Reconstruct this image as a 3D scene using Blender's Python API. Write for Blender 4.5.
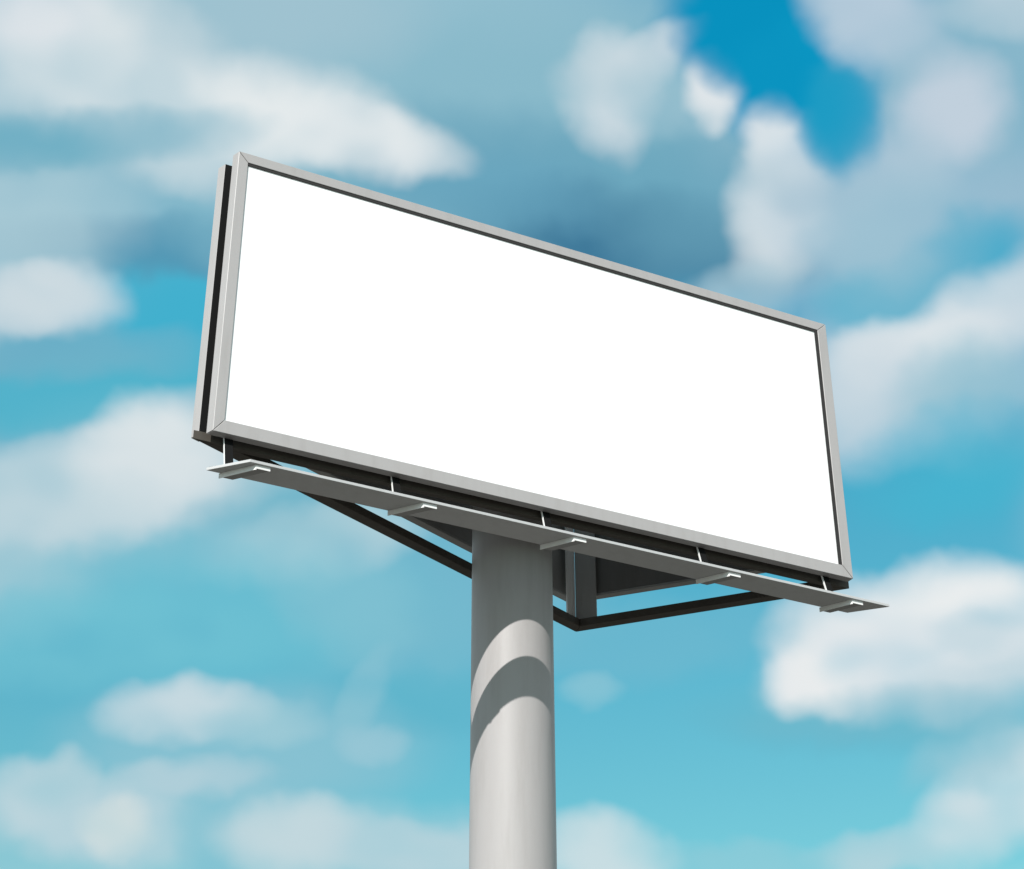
import bpy, bmesh, math, random
from mathutils import Matrix, Vector

for o in list(bpy.data.objects):
    bpy.data.objects.remove(o, do_unlink=True)
scene = bpy.context.scene
COL = scene.collection
R = math.radians

# ------------------------------------------------------------------ camera
# World axes: X runs along the front sign, Y points behind it, the pole stands at the origin.
PITCH, HEADING, ROLL = R(30.279), R(-26.4225), R(-0.171)
cam_d = bpy.data.cameras.new('camera')
cam = bpy.data.objects.new('camera', cam_d)
COL.objects.link(cam)
cam.matrix_world = (Matrix.Translation((-12.531, -25.23, 1.60))
                    @ Matrix.Rotation(HEADING, 4, 'Z')
                    @ Matrix.Rotation(math.pi / 2 + PITCH, 4, 'X')
                    @ Matrix.Rotation(ROLL, 4, 'Z'))
cam_d.sensor_width = 36.0
cam_d.lens = 36.0 * 1787.42 / 1024.0
cam_d.clip_start = 0.1
cam_d.clip_end = 20000
scene.camera = cam
scene.render.resolution_x, scene.render.resolution_y = 1024, 869

# ------------------------------------------------------------------ exposure
vs = scene.view_settings
vs.view_transform = 'Standard'
vs.look = 'None'
vs.gamma = 1.0
vs.use_curve_mapping = False
vs.exposure = 0.45

# ------------------------------------------------------------------ sun
SUN_SIDE, SUN_EL = R(47), R(40.6)       # degrees left of the sign's front normal, elevation
to_sun = Vector((-math.sin(SUN_SIDE) * math.cos(SUN_EL),
                 -math.cos(SUN_SIDE) * math.cos(SUN_EL), math.sin(SUN_EL)))
sun_d = bpy.data.lights.new('sun', 'SUN')
sun_d.energy = 4.0
sun_d.angle = R(0.53)
sun_d.color = (1.0, 0.972, 0.938)
sun = bpy.data.objects.new('sun', sun_d)
COL.objects.link(sun)
sun.rotation_euler = (-to_sun).to_track_quat('-Z', 'Y').to_euler()
sun.location = to_sun * 60

# ------------------------------------------------------------------ sky
SKY_STRENGTH = 0.10
world = bpy.data.worlds.new('World')
scene.world = world
world.use_nodes = True
NT = world.node_tree
NT.nodes.clear()


def node(kind, nt=None, **kw):
    n = (nt or NT).nodes.new(kind)
    for k, v in kw.items():
        setattr(n, k, v)
    return n


def wire(a, b, nt=None):
    (nt or NT).links.new(a, b)


def math_node(op, a, b=None, c=None, clamp=False, nt=None):
    n = node('ShaderNodeMath', nt, operation=op, use_clamp=clamp)
    for i, v in enumerate((a, b, c)):
        if v is None:
            continue
        if isinstance(v, (int, float)):
            n.inputs[i].default_value = v
        else:
            wire(v, n.inputs[i], nt)
    return n.outputs[0]


def map_range(x, a, b, c, d, kind='SMOOTHSTEP', nt=None):
    n = node('ShaderNodeMapRange', nt, interpolation_type=kind, clamp=True) if kind == 'LINEAR' \
        else node('ShaderNodeMapRange', nt, interpolation_type=kind)
    wire(x, n.inputs['Value'], nt)
    for k, v in zip(('From Min', 'From Max', 'To Min', 'To Max'), (a, b, c, d)):
        n.inputs[k].default_value = v
    return n.outputs['Result']


def mix_colour(fac, a, b, blend='MIX', nt=None):
    n = node('ShaderNodeMix', nt, data_type='RGBA', blend_type=blend)
    for sock, v in ((n.inputs[0], fac), (n.inputs[6], a), (n.inputs[7], b)):
        if isinstance(v, (int, float)):
            sock.default_value = v
        elif isinstance(v, tuple):
            sock.default_value = (*v, 1.0)
        else:
            wire(v, sock, nt)
    return n.outputs[2]


def lin(rgb):
    return tuple((c / 255 / 12.92) if c / 255 <= 0.04045 else ((c / 255 + 0.055) / 1.055) ** 2.4 for c in rgb)


SKY_GAIN = 1.0 / (SKY_STRENGTH * 2 ** vs.exposure)      # radiance of a cloud that shows as its sRGB colour


def sky_col(rgb):
    return tuple(c * SKY_GAIN for c in lin(rgb))


tc = node('ShaderNodeTexCoord')
DIR = tc.outputs['Generated']
nish = node('ShaderNodeTexSky', sky_type='NISHITA', sun_disc=False)
nish.sun_elevation = SUN_EL
nish.sun_rotation = math.atan2(to_sun.x, to_sun.y)
nish.altitude = 200
nish.air_density = 1.0
nish.dust_density = 0.6
nish.ozone_density = 2.0

rot = node('ShaderNodeVectorRotate', rotation_type='Z_AXIS')
rot.inputs['Angle'].default_value = -HEADING
wire(DIR, rot.inputs['Vector'])
sep = node('ShaderNodeSeparateXYZ')
wire(rot.outputs[0], sep.inputs[0])
el = math_node('MULTIPLY', math_node('ARCSINE', sep.outputs['Z']), 180 / math.pi)
az = math_node('MULTIPLY', math_node('ARCTAN2', sep.outputs['X'], sep.outputs['Y']), 0.866 * 180 / math.pi)
comb = node('ShaderNodeCombineXYZ')
wire(az, comb.inputs[0])
wire(math_node('SUBTRACT', el, 30.0), comb.inputs[1])
comb.inputs[2].default_value = 1.0

# drifting air: bend the cloud banks' outlines
def warp(scale, amp, detail, rough=0.5):
    n = node('ShaderNodeTexNoise', noise_dimensions='3D')
    wire(DIR, n.inputs['Vector'])
    n.inputs['Scale'].default_value = scale
    n.inputs['Detail'].default_value = detail
    n.inputs['Roughness'].default_value = rough
    s = node('ShaderNodeVectorMath', operation='SUBTRACT')
    wire(n.outputs['Color'], s.inputs[0])
    s.inputs[1].default_value = (0.5, 0.5, 0.5)
    m = node('ShaderNodeVectorMath', operation='MULTIPLY')
    wire(s.outputs[0], m.inputs[0])
    m.inputs[1].default_value = (amp, amp, 0)
    return m.outputs[0]


def vadd(a, b):
    n = node('ShaderNodeVectorMath', operation='ADD')
    wire(a, n.inputs[0])
    wire(b, n.inputs[1])
    return n.outputs[0]


PLACE = vadd(comb.outputs[0], warp(30.0, 1.25, 2.5))

ps = node('ShaderNodeSeparateXYZ')
wire(PLACE, ps.inputs[0])
sq = node('ShaderNodeCombineXYZ')
wire(math_node('MULTIPLY', ps.outputs[0], ps.outputs[0]), sq.inputs[0])
wire(math_node('MULTIPLY', ps.outputs[0], ps.outputs[1]), sq.inputs[1])
wire(math_node('MULTIPLY', ps.outputs[1], ps.outputs[1]), sq.inputs[2])
SQUARES = sq.outputs[0]

# clear air: the physical sky, graded to the teal of the photograph
grade = map_range(el, 14, 46, 0, 1, 'LINEAR')
tint = mix_colour(grade, (0.74, 1.29, 0.90), (0.09, 1.80, 1.66))
clear = mix_colour(1.0, nish.outputs[0], tint, 'MULTIPLY')

# cloud cover that goes on all round, beyond the banks described below
def fbm(scale, detail, rough=0.55, offset=0.0):
    v = node('ShaderNodeVectorMath', operation='MULTIPLY_ADD')
    wire(DIR, v.inputs[0])
    v.inputs[1].default_value = (1, 1, 1.7)
    v.inputs[2].default_value = (offset, offset * 0.7, offset * 1.3)
    n = node('ShaderNodeTexNoise', noise_dimensions='3D')
    wire(v.outputs[0], n.inputs['Vector'])
    n.inputs['Scale'].default_value = scale
    n.inputs['Detail'].default_value = detail
    n.inputs['Roughness'].default_value = rough
    return n.outputs['Fac']


cover = map_range(fbm(5.0, 3.0), 0.30, 0.55, 0, 0.95)
shade = map_range(fbm(7.0, 2.0, offset=3.1), 0.35, 0.65, 0, 1)
all_round = mix_colour(cover, clear, mix_colour(shade, sky_col((182, 198, 206)), sky_col((232, 235, 237))))
near_x = map_range(math_node('ABSOLUTE', az), 14.5, 21, 1, 0)
near_y = map_range(math_node('ABSOLUTE', math_node('SUBTRACT', el, 30.2)), 13.5, 19, 1, 0)
sky = mix_colour(math_node('MULTIPLY', near_x, near_y), all_round, clear)

# cloud banks: (azimuth, elevation, half width, half height, tilt) in degrees, sRGB colour, opacity, softness
def dot(v, k):
    n = node('ShaderNodeVectorMath', operation='DOT_PRODUCT')
    wire(v, n.inputs[0])
    n.inputs[1].default_value = k
    return n.outputs['Value']


BANKS = [
    (-6.59, 41.88, 14.37, 4.67, -3, (150, 192, 207), 0.95, 0.45),
    (1.73, 39.30, 7.73, 3.57, -6, (135, 184, 201), 0.80, 0.50),
    (-14.27, 36.64, 6.17, 3.21, 9, (150, 192, 207), 0.75, 0.50),
    (12.78, 38.35, 5.41, 4.96, -9, (160, 192, 210), 0.85, 0.45),
    (16.53, 40.46, 2.85, 2.56, -11, (130, 180, 200), 0.80, 0.60),
    (12.43, 31.18, 3.54, 1.93, 8, (190, 210, 221), 0.80, 0.70),
    (-11.80, 27.54, 6.26, 2.68, 12, (150, 196, 210), 0.80, 0.50),
    (-3.46, 26.22, 4.97, 2.72, -9, (130, 188, 206), 0.60, 0.60),
    (-4.29, 23.66, 3.44, 2.08, -19, (120, 187, 206), 0.45, 0.70),
    (-3.33, 21.64, 2.24, 0.77, 1, (92, 180, 203), 0.70, 0.80),
    (-7.88, 19.91, 4.05, 1.75, 3, (146, 195, 210), 0.70, 0.60),
    (-11.82, 17.37, 3.33, 1.41, 4, (160, 203, 214), 0.50, 0.60),
    (-4.04, 17.00, 4.00, 1.21, 1, (165, 205, 216), 0.70, 0.60),
    (-11.93, 33.84, 2.89, 1.49, 7, (66, 176, 206), 0.90, 0.60),
    (-8.62, 33.25, 3.70, 1.50, 5, (66, 176, 206), 0.90, 0.60),
    (-13.72, 30.70, 3.77, 0.95, 16, (85, 182, 205), 0.80, 0.60),
    (14.60, 34.16, 2.22, 1.33, 20, (45, 168, 202), 0.90, 0.60),
    (12.14, 33.81, 1.51, 0.83, 7, (62, 174, 204), 0.80, 0.70),
    (1.70, 38.05, 6.29, 1.65, -8, (98, 160, 185), 0.75, 0.80),
    (4.40, 36.28, 4.04, 1.20, -10, (60, 118, 151), 0.95, 0.80),
    (-1.09, 38.06, 2.98, 0.90, -8, (105, 165, 190), 0.70, 0.80),
    (6.23, 38.15, 2.30, 2.38, -4, (110, 168, 190), 0.60, 0.80),
    (-11.81, 35.52, 3.72, 0.71, 7, (85, 148, 177), 0.85, 0.80),
    (-16.33, 38.14, 3.39, 0.81, 11, (105, 172, 194), 0.80, 0.80),
    (-8.28, 36.92, 2.89, 1.19, 5, (120, 178, 198), 0.60, 0.80),
    (-15.11, 31.75, 3.48, 0.65, 9, (115, 178, 200), 0.80, 0.80),
    (10.63, 20.73, 3.48, 0.76, -5, (105, 180, 200), 0.55, 0.90),
    (-6.93, 27.65, 2.64, 0.78, -2, (112, 180, 200), 0.70, 0.80),
    (8.48, 42.59, 2.70, 2.14, -14, (8, 145, 190), 1.00, 0.35),
    (9.97, 40.59, 2.08, 1.93, -38, (12, 150, 194), 1.00, 0.40),
    (11.78, 39.74, 1.03, 1.76, -21, (40, 155, 194), 0.85, 0.55),
    (-14.46, 40.99, 2.72, 1.47, 1, (226, 232, 234), 0.90, 0.90),
    (-17.85, 41.64, 1.96, 0.99, 12, (222, 228, 233), 0.80, 0.90),
    (-16.14, 39.86, 2.23, 0.91, 11, (205, 220, 226), 0.50, 0.97),
    (-8.40, 40.12, 3.09, 1.09, -2, (231, 236, 237), 0.95, 0.80),
    (-4.93, 39.51, 2.41, 0.79, -9, (228, 234, 236), 0.95, 0.80),
    (-11.57, 38.90, 2.55, 1.04, -6, (215, 226, 230), 0.60, 0.97),
    (-15.90, 35.68, 2.09, 1.40, 10, (176, 206, 216), 0.70, 0.97),
    (-14.99, 33.40, 1.62, 0.83, 9, (208, 220, 226), 0.90, 0.80),
    (-16.25, 33.12, 1.54, 0.77, 10, (206, 219, 225), 0.70, 0.90),
    (-8.50, 42.94, 3.51, 1.33, 6, (170, 198, 210), 0.50, 0.97),
    (3.65, 40.95, 1.09, 1.30, 4, (212, 223, 229), 0.95, 0.90),
    (5.00, 41.89, 1.51, 0.55, 27, (206, 219, 226), 0.85, 0.90),
    (2.88, 41.60, 0.96, 0.70, -2, (190, 210, 219), 0.60, 0.97),
    (5.78, 40.67, 1.49, 0.88, -4, (160, 196, 210), 0.60, 0.80),
    (7.23, 40.87, 0.75, 0.85, -5, (222, 229, 233), 1.00, 0.80),
    (9.17, 39.13, 0.81, 0.99, -2, (222, 229, 233), 0.95, 0.70),
    (9.23, 37.09, 1.19, 1.84, -17, (217, 227, 232), 0.90, 0.80),
    (7.95, 42.40, 1.50, 1.23, -18, (8, 145, 190), 0.95, 0.60),
    (9.50, 41.10, 1.33, 1.11, -43, (10, 147, 192), 0.90, 0.60),
    (11.31, 36.21, 2.08, 1.05, -26, (185, 205, 218), 0.70, 0.97),
    (7.62, 34.25, 1.44, 0.73, 19, (175, 204, 216), 0.70, 0.97),
    (13.12, 42.35, 1.82, 1.13, -26, (186, 205, 220), 0.90, 0.80),
    (15.50, 39.28, 1.22, 1.12, -11, (201, 212, 224), 0.85, 0.97),
    (13.25, 37.03, 1.46, 1.06, 29, (182, 203, 217), 0.70, 0.97),
    (11.56, 39.39, 0.97, 1.23, 6, (28, 156, 196), 0.85, 0.75),
    (17.99, 41.74, 1.68, 0.55, -12, (205, 218, 226), 0.70, 0.97),
    (12.98, 35.20, 2.14, 1.77, -8, (140, 187, 206), 0.60, 0.80),
    (15.30, 32.63, 2.70, 0.99, 19, (214, 224, 230), 0.90, 0.80),
    (12.73, 32.24, 1.84, 0.68, 2, (226, 232, 235), 0.80, 0.90),
    (11.74, 30.64, 1.56, 1.53, -17, (205, 218, 226), 0.80, 0.80),
    (14.31, 30.28, 1.58, 1.47, 12, (140, 190, 207), 0.70, 0.80),
    (13.56, 28.19, 2.26, 1.48, 3, (70, 180, 208), 0.80, 0.70),
    (-10.92, 29.22, 2.07, 1.37, 27, (224, 231, 233), 0.95, 0.70),
    (-12.45, 27.94, 3.27, 1.15, 12, (215, 225, 229), 0.85, 0.90),
    (-14.11, 26.94, 2.31, 0.98, 8, (190, 212, 220), 0.70, 0.90),
    (-5.95, 26.75, 2.30, 0.84, 15, (190, 214, 221), 0.85, 0.90),
    (-14.63, 24.39, 1.61, 1.16, 7, (165, 204, 215), 0.70, 0.80),
    (-8.80, 24.36, 4.21, 1.79, 4, (104, 191, 210), 0.75, 0.70),
    (-12.47, 23.09, 4.05, 1.17, 6, (115, 194, 211), 0.70, 0.70),
    (9.86, 23.12, 1.83, 1.61, 6, (231, 235, 237), 1.00, 0.60),
    (13.55, 23.82, 2.14, 1.24, -7, (233, 237, 238), 1.00, 0.65),
    (12.22, 22.27, 3.33, 1.18, 3, (222, 229, 233), 0.90, 0.70),
    (8.90, 22.11, 1.07, 0.89, -4, (233, 236, 237), 0.95, 0.70),
    (13.69, 23.12, 0.84, 0.49, -7, (175, 206, 218), 0.50, 0.97),
    (13.65, 21.35, 1.71, 0.69, 4, (190, 212, 221), 0.70, 0.97),
    (-9.55, 21.12, 1.67, 0.67, 6, (200, 218, 225), 0.95, 0.80),
    (-7.37, 20.86, 1.37, 0.59, 3, (165, 205, 216), 0.70, 0.80),
    (-9.23, 19.12, 1.53, 0.43, 4, (180, 208, 218), 0.85, 0.90),
    (-12.84, 17.94, 1.48, 0.94, -4, (195, 215, 222), 0.90, 0.80),
    (-12.53, 18.81, 0.57, 0.63, 5, (185, 211, 219), 0.70, 0.97),
    (-10.73, 17.39, 1.58, 0.84, 4, (192, 213, 221), 0.85, 0.90),
    (-11.15, 17.42, 0.68, 0.60, 4, (222, 227, 225), 0.90, 0.97),
    (-8.47, 17.35, 0.79, 1.14, 3, (128, 192, 209), 0.80, 0.80),
    (-6.03, 17.46, 1.78, 0.90, -3, (196, 216, 222), 0.95, 0.70),
    (-2.78, 17.18, 1.86, 0.64, 1, (188, 212, 220), 0.90, 0.80),
    (-4.14, 20.47, 0.66, 0.41, 12, (172, 206, 218), 0.42, 0.97),
    (-4.34, 22.08, 0.34, 1.00, -24, (150, 199, 213), 0.50, 0.97),
    (-5.26, 25.20, 2.06, 1.18, -39, (140, 195, 210), 0.50, 0.90),
    (2.59, 16.92, 1.47, 1.02, -12, (203, 222, 227), 0.95, 0.70),
    (2.35, 22.11, 0.56, 0.42, -1, (145, 199, 214), 0.70, 0.95),
    (13.31, 17.70, 1.87, 0.96, 25, (208, 223, 228), 0.95, 0.70),
    (14.01, 18.88, 1.18, 0.97, 26, (205, 222, 228), 0.80, 0.80),
    (10.22, 16.67, 1.19, 0.52, -4, (185, 212, 220), 0.80, 0.97),
    (6.50, 16.67, 1.58, 0.51, -3, (150, 203, 215), 0.60, 0.80),
    (13.28, 19.56, 1.60, 0.67, 21, (150, 196, 210), 0.60, 0.80),
    (1.47, 26.25, 1.76, 0.91, -1, (125, 186, 207), 0.50, 0.80),
    (4.13, 23.63, 3.41, 0.90, 3, (120, 186, 207), 0.45, 0.90),
    (-15.20, 38.34, 4.06, 0.58, 13, (112, 175, 196), 0.65, 0.90),
    (11.34, 20.82, 2.93, 0.58, -1, (120, 185, 203), 0.40, 0.90),
]
VEILS = 31          # the veils and gaps come first, then the bright banks
for k, (a0, e0, w0, h0, tilt, rgb, op, soft) in enumerate(BANKS):
    if k == VEILS:
        under = sky
    if k % 12 == 11:
        # evaluate the banks in batches: Cycles has stack room for some fifty at once
        v = node('ShaderNodeVectorMath', operation='MULTIPLY_ADD')
        wire(sky, v.inputs[0])
        v.inputs[1].default_value = (1e-9, 1e-9, 1e-9)
        wire(PLACE, v.inputs[2])
        PLACE = v.outputs[0]
    c, n, ec = math.cos(R(tilt)), math.sin(R(tilt)), e0 - 30
    p, q, d = c / w0, n / w0, -(c * a0 + n * ec) / w0          # x across the bank
    t, u, v = -n / h0, c / h0, (n * a0 - c * ec) / h0          # y up the bank
    r2 = math_node('ADD', dot(SQUARES, (p * p + t * t, 2 * (p * q + t * u), q * q + u * u)),
                   dot(PLACE, (2 * (p * d + t * v), 2 * (q * d + u * v), d * d + v * v)))
    f = map_range(r2, (1 + soft) ** 2, max(0.0, 1 - soft) ** 2, 0, op)
    sky = mix_colour(f, sky, sky_col(rgb))

# the bright banks thin out unevenly, so that the veils show through
sky = mix_colour(map_range(fbm(17.0, 1.2, 0.5, 7.7), 0.42, 0.76, 0, 0.4), sky, under)

bg = node('ShaderNodeBackground')
bg.inputs['Strength'].default_value = SKY_STRENGTH
wire(sky, bg.inputs['Color'])
out = node('ShaderNodeOutputWorld')
wire(bg.outputs[0], out.inputs['Surface'])
world.cycles.sampling_method = 'MANUAL'
world.cycles.sample_map_resolution = 512


# ------------------------------------------------------------------ materials
def paint(name, rgb, rough=0.5, dirt=0.12, metallic=0.0, streak=True, bump=0.02, spec=0.4):
    mat = bpy.data.materials.new(name)
    mat.use_nodes = True
    nt = mat.node_tree
    b = nt.nodes['Principled BSDF']
    t = node('ShaderNodeTexCoord', nt)
    mp = node('ShaderNodeMapping', nt)
    mp.inputs['Scale'].default_value = (3.0, 3.0, 0.35) if streak else (1.5, 1.5, 1.5)
    wire(t.outputs['Object'], mp.inputs['Vector'], nt)
    n1 = node('ShaderNodeTexNoise', nt)
    n1.inputs['Scale'].default_value = 1.6
    n1.inputs['Detail'].default_value = 6
    n1.inputs['Roughness'].default_value = 0.62
    wire(mp.outputs[0], n1.inputs['Vector'], nt)
    n2 = node('ShaderNodeTexNoise', nt)
    n2.inputs['Scale'].default_value = 45
    n2.inputs['Detail'].default_value = 4
    wire(t.outputs['Object'], n2.inputs['Vector'], nt)
    f = map_range(n1.outputs['Fac'], 0.42, 0.75, 0, dirt, nt=nt)
    f2 = math_node('MULTIPLY_ADD', n2.outputs['Fac'], dirt * 0.35, f, nt=nt)
    dark = tuple(c * k for c, k in zip(rgb, (0.55, 0.52, 0.47)))
    wire(mix_colour(f2, rgb, dark, nt=nt), b.inputs['Base Color'], nt)
    wire(math_node('MULTIPLY_ADD', n1.outputs['Fac'], 0.25, rough - 0.12, nt=nt), b.inputs['Roughness'], nt)
    b.inputs['Metallic'].default_value = metallic
    b.inputs['Specular IOR Level'].default_value = spec
    if bump:
        bp = node('ShaderNodeBump', nt)
        bp.inputs['Strength'].default_value = bump
        bp.inputs['Distance'].default_value = 0.01
        wire(n2.outputs['Fac'], bp.inputs['Height'], nt)
        wire(bp.outputs[0], b.inputs['Normal'], nt)
    return mat


M = dict(
    frame=paint('frame_light_grey_paint', (0.400, 0.382, 0.378), 0.45, dirt=0.16),
    pole=paint('pole_light_grey_paint', (0.392, 0.372, 0.369), 0.5, dirt=0.18),
    white=paint('white_vinyl', (0.88, 0.88, 0.88), 0.55, dirt=0.02, bump=0.0, spec=0.3),
    reveal_strip=paint('dark_reveal_shade', (0.04, 0.038, 0.038), 0.8, dirt=0.2, spec=0.15),
    back=paint('dark_back_sheet', (0.30, 0.292, 0.285), 0.7, dirt=0.2),
    backdark=paint('charcoal_back_sheet', (0.17, 0.165, 0.16), 0.7, dirt=0.2),
    black=paint('shade_black', (0.010, 0.010, 0.010), 0.8, dirt=0.1, spec=0.08),  # shade put into the colour: corner gap and hanger fronts
    beam=paint('dark_brown_primer', (0.070, 0.060, 0.049), 0.65, dirt=0.25),
    walk=paint('walkway_grey_paint', (0.50, 0.50, 0.50), 0.5),
    bracket=paint('shaded_underside_paint', (0.33, 0.325, 0.32), 0.6),
    bounce_damper=paint('bounce_damper_dark', (0.07, 0.07, 0.07), 0.9, dirt=0.3),
    lit_white=paint('lit_side_white', (0.84, 0.83, 0.82), 0.5),  # lit faces of brackets and hangers, put into the colour
    post=paint('lit_leg_white', (0.84, 0.83, 0.82), 0.5),
    postdark=paint('shaded_leg_and_dark_parts', (0.36, 0.352, 0.345), 0.6),  # post's shaded leg painted dark; also plain dark parts
)


def ground_material():
    mat = bpy.data.materials.new('dry_ground')
    mat.use_nodes = True
    nt = mat.node_tree
    b = nt.nodes['Principled BSDF']
    t = node('ShaderNodeTexCoord', nt)
    n = node('ShaderNodeTexNoise', nt)
    n.inputs['Scale'].default_value = 0.08
    n.inputs['Detail'].default_value = 9
    wire(t.outputs['Object'], n.inputs['Vector'], nt)
    n2 = node('ShaderNodeTexNoise', nt)
    n2.inputs['Scale'].default_value = 6
    n2.inputs['Detail'].default_value = 6
    wire(t.outputs['Object'], n2.inputs['Vector'], nt)
    c = mix_colour(map_range(n.outputs['Fac'], 0.4, 0.62, 0, 1, nt=nt), (0.115, 0.105, 0.095), (0.085, 0.08, 0.065), nt=nt)
    c = mix_colour(math_node('MULTIPLY', n2.outputs['Fac'], 0.5, nt=nt), c, (0.065, 0.06, 0.053), nt=nt)
    wire(c, b.inputs['Base Color'], nt)
    b.inputs['Roughness'].default_value = 0.95
    bp = node('ShaderNodeBump', nt)
    bp.inputs['Strength'].default_value = 0.5
    wire(n2.outputs['Fac'], bp.inputs['Height'], nt)
    wire(bp.outputs[0], b.inputs['Normal'], nt)
    return mat


# ------------------------------------------------------------------ mesh helpers
PX, PY, Z0 = 6.088, 1.9, 15.562      # sign corner -> world: u - PX, d - PY, z + Z0


def at(u, d, z):
    return Vector((u - PX, d - PY, z + Z0))


def obj(name, bm, mat, parent=None, smooth=False, bevel=0.0):
    bmesh.ops.recalc_face_normals(bm, faces=bm.faces)
    if bevel:
        bmesh.ops.bevel(bm, geom=list(bm.edges), offset=bevel, segments=1, affect='EDGES', profile=0.5)
    me = bpy.data.meshes.new(name)
    bm.to_mesh(me)
    bm.free()
    if smooth:
        for p in me.polygons:
            p.use_smooth = True
    me.materials.append(mat)
    o = bpy.data.objects.new(name, me)
    COL.objects.link(o)
    if parent:
        o.parent = parent
    return o


def prism(bm, foot, z0, z1):
    """vertical prism over a footprint of (u, d) points"""
    lo = [bm.verts.new(at(u, d, z0)) for u, d in foot]
    hi = [bm.verts.new(at(u, d, z1)) for u, d in foot]
    bm.faces.new(lo[::-1])
    bm.faces.new(hi)
    k = len(foot)
    for i in range(k):
        bm.faces.new((lo[i], lo[(i + 1) % k], hi[(i + 1) % k], hi[i]))
    return bm


def hexa(bm, pts):
    """eight corners: a ring of four, then the ring opposite"""
    v = [bm.verts.new(p) for p in pts]
    for f in ((0, 1, 2, 3), (7, 6, 5, 4), (0, 4, 5, 1), (1, 5, 6, 2), (2, 6, 7, 3), (3, 7, 4, 0)):
        bm.faces.new([v[i] for i in f])
    return bm


def box(u0, u1, d0, d1, z0, z1):
    return prism(bmesh.new(), [(u0, d0), (u1, d0), (u1, d1), (u0, d1)], z0, z1)


# ------------------------------------------------------------------ ground
bm = bmesh.new()
bmesh.ops.create_circle(bm, cap_ends=True, radius=9000, segments=96)
ground = obj('ground', bm, ground_material())
ground['kind'] = 'structure'

# ------------------------------------------------------------------ billboard
board = bpy.data.objects.new('billboard', None)
COL.objects.link(board)
board['label'] = 'blank white three-sided billboard in a grey frame on a tall round pole'
board['category'] = 'billboard'

SW, SH = 12.0, 5.498

# pole
bm = bmesh.new()
bmesh.ops.create_cone(bm, cap_ends=False, segments=128, radius1=0.703, radius2=0.703, depth=Z0 + 4.6,
                      matrix=Matrix.Translation((0, 0, (Z0 + 4.6) / 2)))
pole = obj('pole', bm, M['pole'], board, smooth=True)
bm = bmesh.new()
bmesh.ops.create_cone(bm, cap_ends=True, segments=64, radius1=0.72, radius2=0.72, depth=0.04,
                      matrix=Matrix.Translation((0, 0, Z0 + 4.622)))
obj('cap_plate', bm, M['pole'], pole)

# front sign: white face, dark strips for the recess shade, four mitred frame bars, back sheet
DEP = 0.155
face = obj('sign_face', box(0.12, SW - 0.12, 0.028, 0.07, 0.12, SH - 0.12), M['white'], board)
face['label'] = 'blank white display face of the front sign'
obj('back_sheet', box(0.03, SW - 0.03, 0.074, DEP - 0.012, 0.03, SH - 0.03), M['backdark'], face)
WL, WR, WT, WB = 0.172, 0.205, 0.19, 0.232      # bar widths
FLARE = 0.06                                   # the left end is cut on the slant
GAP = 0.011
outer = [(0, 0), (SW, 0), (SW, SH), (0, SH)]
inner = [(WL, WB), (SW - WR, WB), (SW - WR, SH - WT), (WL, SH - WT)]
for i in range(4):
    j = (i + 1) % 4
    o0, o1, i1, i0 = (Vector(q) for q in (outer[i], outer[j], inner[j], inner[i]))
    t = (o1 - o0).normalized() * GAP / 2
    ring = [o0 + t, o1 - t, i1 - t, i0 + t]
    def rear(q):
        return q[0] - (FLARE if q[0] < 0.1 else 0)
    hx = [at(q[0], 0, q[1]) for q in ring] + [at(rear(q), DEP, q[1]) for q in ring]
    obj('frame_bar', hexa(bmesh.new(), hx), M['frame'], face, bevel=0.006)
g = 0.05  # recess shade painted as flat dark strips, top and right
obj('reveal_strip', box(WL + 0.004, SW - WR - 0.002, 0.012, 0.027, SH - WT - g, SH - WT - 0.002), M['reveal_strip'], face)
obj('reveal_strip', box(SW - WR - g * 1.45, SW - WR - 0.002, 0.0125, 0.0272, WB + 0.003, SH - WT - g - 0.003), M['reveal_strip'], face)

# triangle of dark beams under the three signs
L, RR, A = Vector((-0.24, 0.25)), Vector((12.09, 0.25)), Vector((8.54, 4.12))


def inner_corner(p, q, r, dist_in, dist_out):
    """corner q of the triangle p q r moved inwards from side pq by dist_in and from side qr by dist_out"""
    a, b = (q - p).normalized(), (r - q).normalized()
    na, nb = Vector((-a.y, a.x)), Vector((-b.y, b.x))
    det = na.x * nb.y - na.y * nb.x
    ca, cb = na.dot(q) + dist_in, nb.dot(q) + dist_out
    return Vector(((ca * nb.y - na.y * cb) / det, (na.x * cb - ca * nb.x) / det))


tri = [L, RR, A]
WID = [0.12, 0.22, 0.22]               # beam widths: front, right rear, left rear
tin = [inner_corner(tri[k - 1], tri[k], tri[(k + 1) % 3], WID[k - 1], WID[k]) for k in range(3)]
ZB0, ZB1 = -0.07, 0.085
for k in range(3):
    j = (k + 1) % 3
    t = (tri[j] - tri[k]).normalized() * 0.003
    prism_foot = [tri[k] + t, tri[j] - t, tin[j] - t, tin[k] + t]
    obj('support_beam', prism(bmesh.new(), [tuple(q) for q in prism_foot], ZB0, ZB1), M['beam'], board, bevel=0.006)


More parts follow.
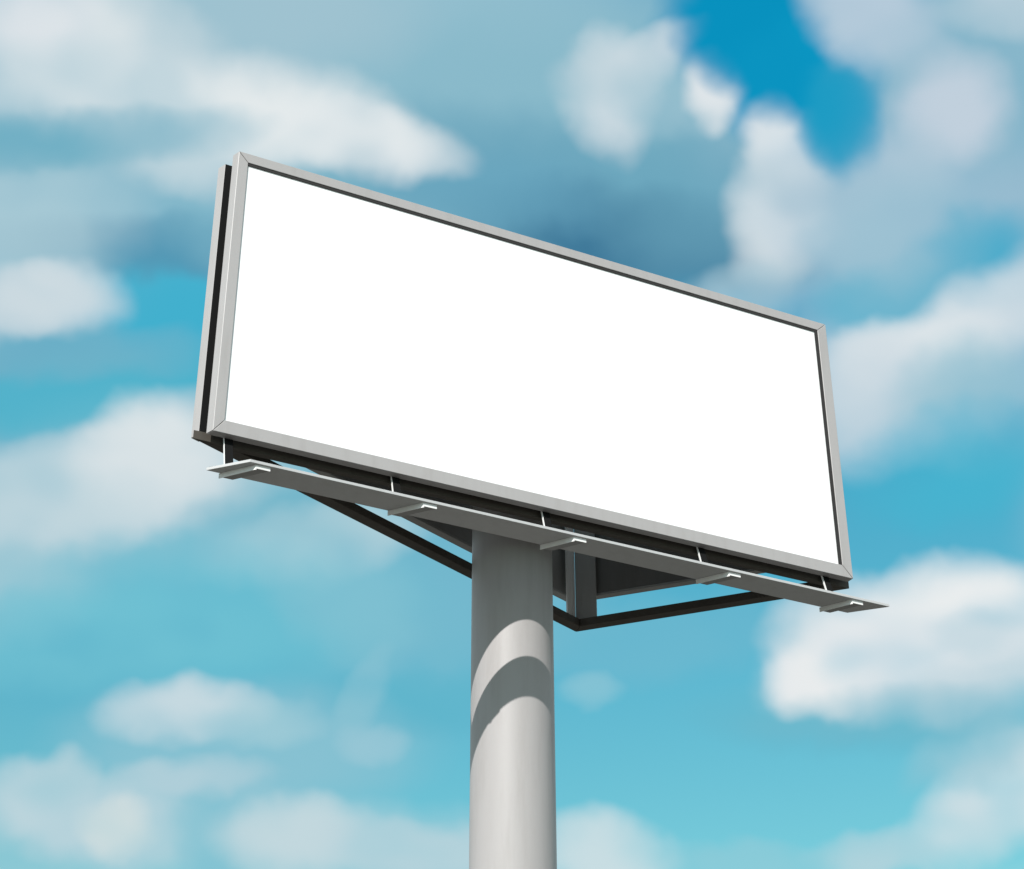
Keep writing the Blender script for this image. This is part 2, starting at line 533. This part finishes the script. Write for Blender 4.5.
# the two signs behind: their backs show under the front sign
def rear_sign(p, q, mat, low_start):
    d = (q - p).normalized()
    nrm = Vector((-d.y, d.x))           # outwards
    th, zb = 0.165, 0.63
    e = 0.16
    def quad(a, b, i, o):
        return [tuple(p + d * a + nrm * i), tuple(p + d * b + nrm * i), tuple(p + d * b + nrm * o), tuple(p + d * a + nrm * o)]
    ln = (q - p).length
    f = obj('sign_face', prism(bmesh.new(), quad(e - 0.02, ln - e + 0.02, 0.06, th - 0.02), zb + 0.1, SH - 0.1), M['white'], board)
    obj('back_sheet', prism(bmesh.new(), quad(0.05, ln - 0.05, 0.004, 0.056), zb + 0.055, SH - 0.06), mat, f)
    obj('frame_bar', prism(bmesh.new(), quad(0.0, e, -0.003, th + 0.01), low_start, SH), M['frame'], f, bevel=0.006)
    obj('frame_bar', prism(bmesh.new(), quad(ln - e, ln, -0.003, th), zb, SH), M['frame'], f, bevel=0.006)
    obj('frame_bar', prism(bmesh.new(), quad(e + 0.003, ln - e - 0.003, 0, th), zb, zb + 0.05), M['postdark'], f, bevel=0.004)
    obj('frame_bar', prism(bmesh.new(), quad(e + 0.003, ln - e - 0.003, 0, th), SH - 0.05, SH), M['frame'], f, bevel=0.004)
    return f


s2 = rear_sign(Vector((-0.104, 0.44)), Vector((8.52, 4.18)), M['back'], 0.13)
s2['label'] = 'sign behind the left half, its end bar showing beside the front sign'
s3 = rear_sign(Vector((8.56, 4.14)), Vector((12.06, 0.42)), M['backdark'], 0.63)
s3['label'] = 'sign behind the right half, its dark back showing under the front sign'

# added unseen ledge over the hollow, blocking sun from the rear sign's back
obj('sun_block_ledge', prism(bmesh.new(), [(0.25, 0.17), (11.9, 0.17), (11.0, 1.25), (2.4, 1.25)], SH - 0.06, SH - 0.045), M['postdark'], board)

# black strip painting the shade of the left corner gap between the signs
obj('corner_gap_shade', box(-0.098, 0.16, 0.436, 0.446, 0.14, SH - 0.003), M['black'], board)

# angle post in the rear corner: lit and shaded legs painted white and dark
c0, c1, c2 = Vector((8.49, 4.02)), Vector((8.25, 3.895)), Vector((8.78, 3.72))
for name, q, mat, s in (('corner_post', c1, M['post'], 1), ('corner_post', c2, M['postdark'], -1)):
    d = (q - c0).normalized()
    nrm = Vector((-d.y, d.x)) * 0.03 * (-s)
    start = c0 + d * (0.0 if s > 0 else 0.004)
    obj(name, prism(bmesh.new(), [tuple(start), tuple(q), tuple(q + nrm), tuple(start + nrm)], ZB1 + 0.001, 4.2), mat, board)

# crossbeams carrying the signs on the pole
for p, q in (((6.088, 0.16), (6.088, 1.23)), ((5.82, 2.52), (5.6, 2.9)), ((6.7, 2.23), (9.6, 2.95))):
    p, q = Vector(p), Vector(q)
    d = (q - p).normalized()
    nrm = Vector((-d.y, d.x)) * 0.12
    obj('crossbeam', prism(bmesh.new(), [tuple(p + nrm), tuple(q + nrm), tuple(q - nrm), tuple(p - nrm)], 2.9, 3.2), M['beam'], board)

# service walkway in front of the sign
ZP = -0.71
walk_foot = [(-0.043, 0.01), (0.47, -0.531), (12.314, -0.531), (11.792, 0.01)]
HANGER_RAKE = -0.208
walk = obj('walkway', prism(bmesh.new(), walk_foot, ZP, ZP + 0.05), M['walk'], board, bevel=0.004)
obj('bounce_damper', prism(bmesh.new(), [(u + (0.03 if u < 6 else -0.03), d + (0.02 if d < -0.2 else -0.02)) for u, d in walk_foot],
                  ZP + 0.051, ZP + 0.056), M['bounce_damper'], walk)  # added unseen dark sheet, cuts sunlight bounced onto the frame's underside
HB = 0.075  # brackets: lit faces painted as white plates, shaded underside painted dark
for u0, u1, df, dr in [(0.162, 0.579, -0.499, 0.02), (2.95, 3.347, -0.499, 0.014), (5.667, 6.022, -0.499, 0.021), (8.657, 8.997, -0.499, 0.02), (11.21, 11.528, -0.499, 0.039)]:
    W = 0.225
    z0, z1 = ZP - HB - 0.012, ZP - 0.002
    b = obj('bracket', prism(bmesh.new(), [(u1 + 0.014, df + 0.012), (u1 + W, df + 0.012), (u0 + W, dr), (u0 + 0.014, dr)], z0 + 0.03, z1), M['bracket'], board)
    obj('lit_side_plate', prism(bmesh.new(), [(u1, df + 0.001), (u1 + 0.012, df + 0.001), (u0 + 0.012, dr - 0.002), (u0, dr - 0.002)], z0, z1), M['lit_white'], b)
    obj('lit_end_plate', box(u1 + 0.014, u1 + W + 0.004, df, df + 0.010, z0 + 0.02, z1), M['lit_white'], b)

# raking hangers between the sign's lower rail and the walkway: lit left side painted white, shaded front black
for u0 in [0.234, 3.053, 5.78, 8.818, 11.428]:
    def leg(ua, ub, da, db):
        top = [at(ua, da, 0.06), at(ub, da, 0.06), at(ub, db, 0.06), at(ua, db, 0.06)]
        sh = HANGER_RAKE
        low = [at(ua, da + sh, ZP + 0.052), at(ub, da + sh, ZP + 0.052), at(ub, db + sh, ZP + 0.052), at(ua, db + sh, ZP + 0.052)]
        return hexa(bmesh.new(), top + low)
    h = obj('hanger', leg(u0, u0 + 0.135, 0.160, 0.212), M['black'], board)
    obj('lit_side', leg(u0 - 0.012, u0 - 0.001, 0.158, 0.190), M['lit_white'], h)
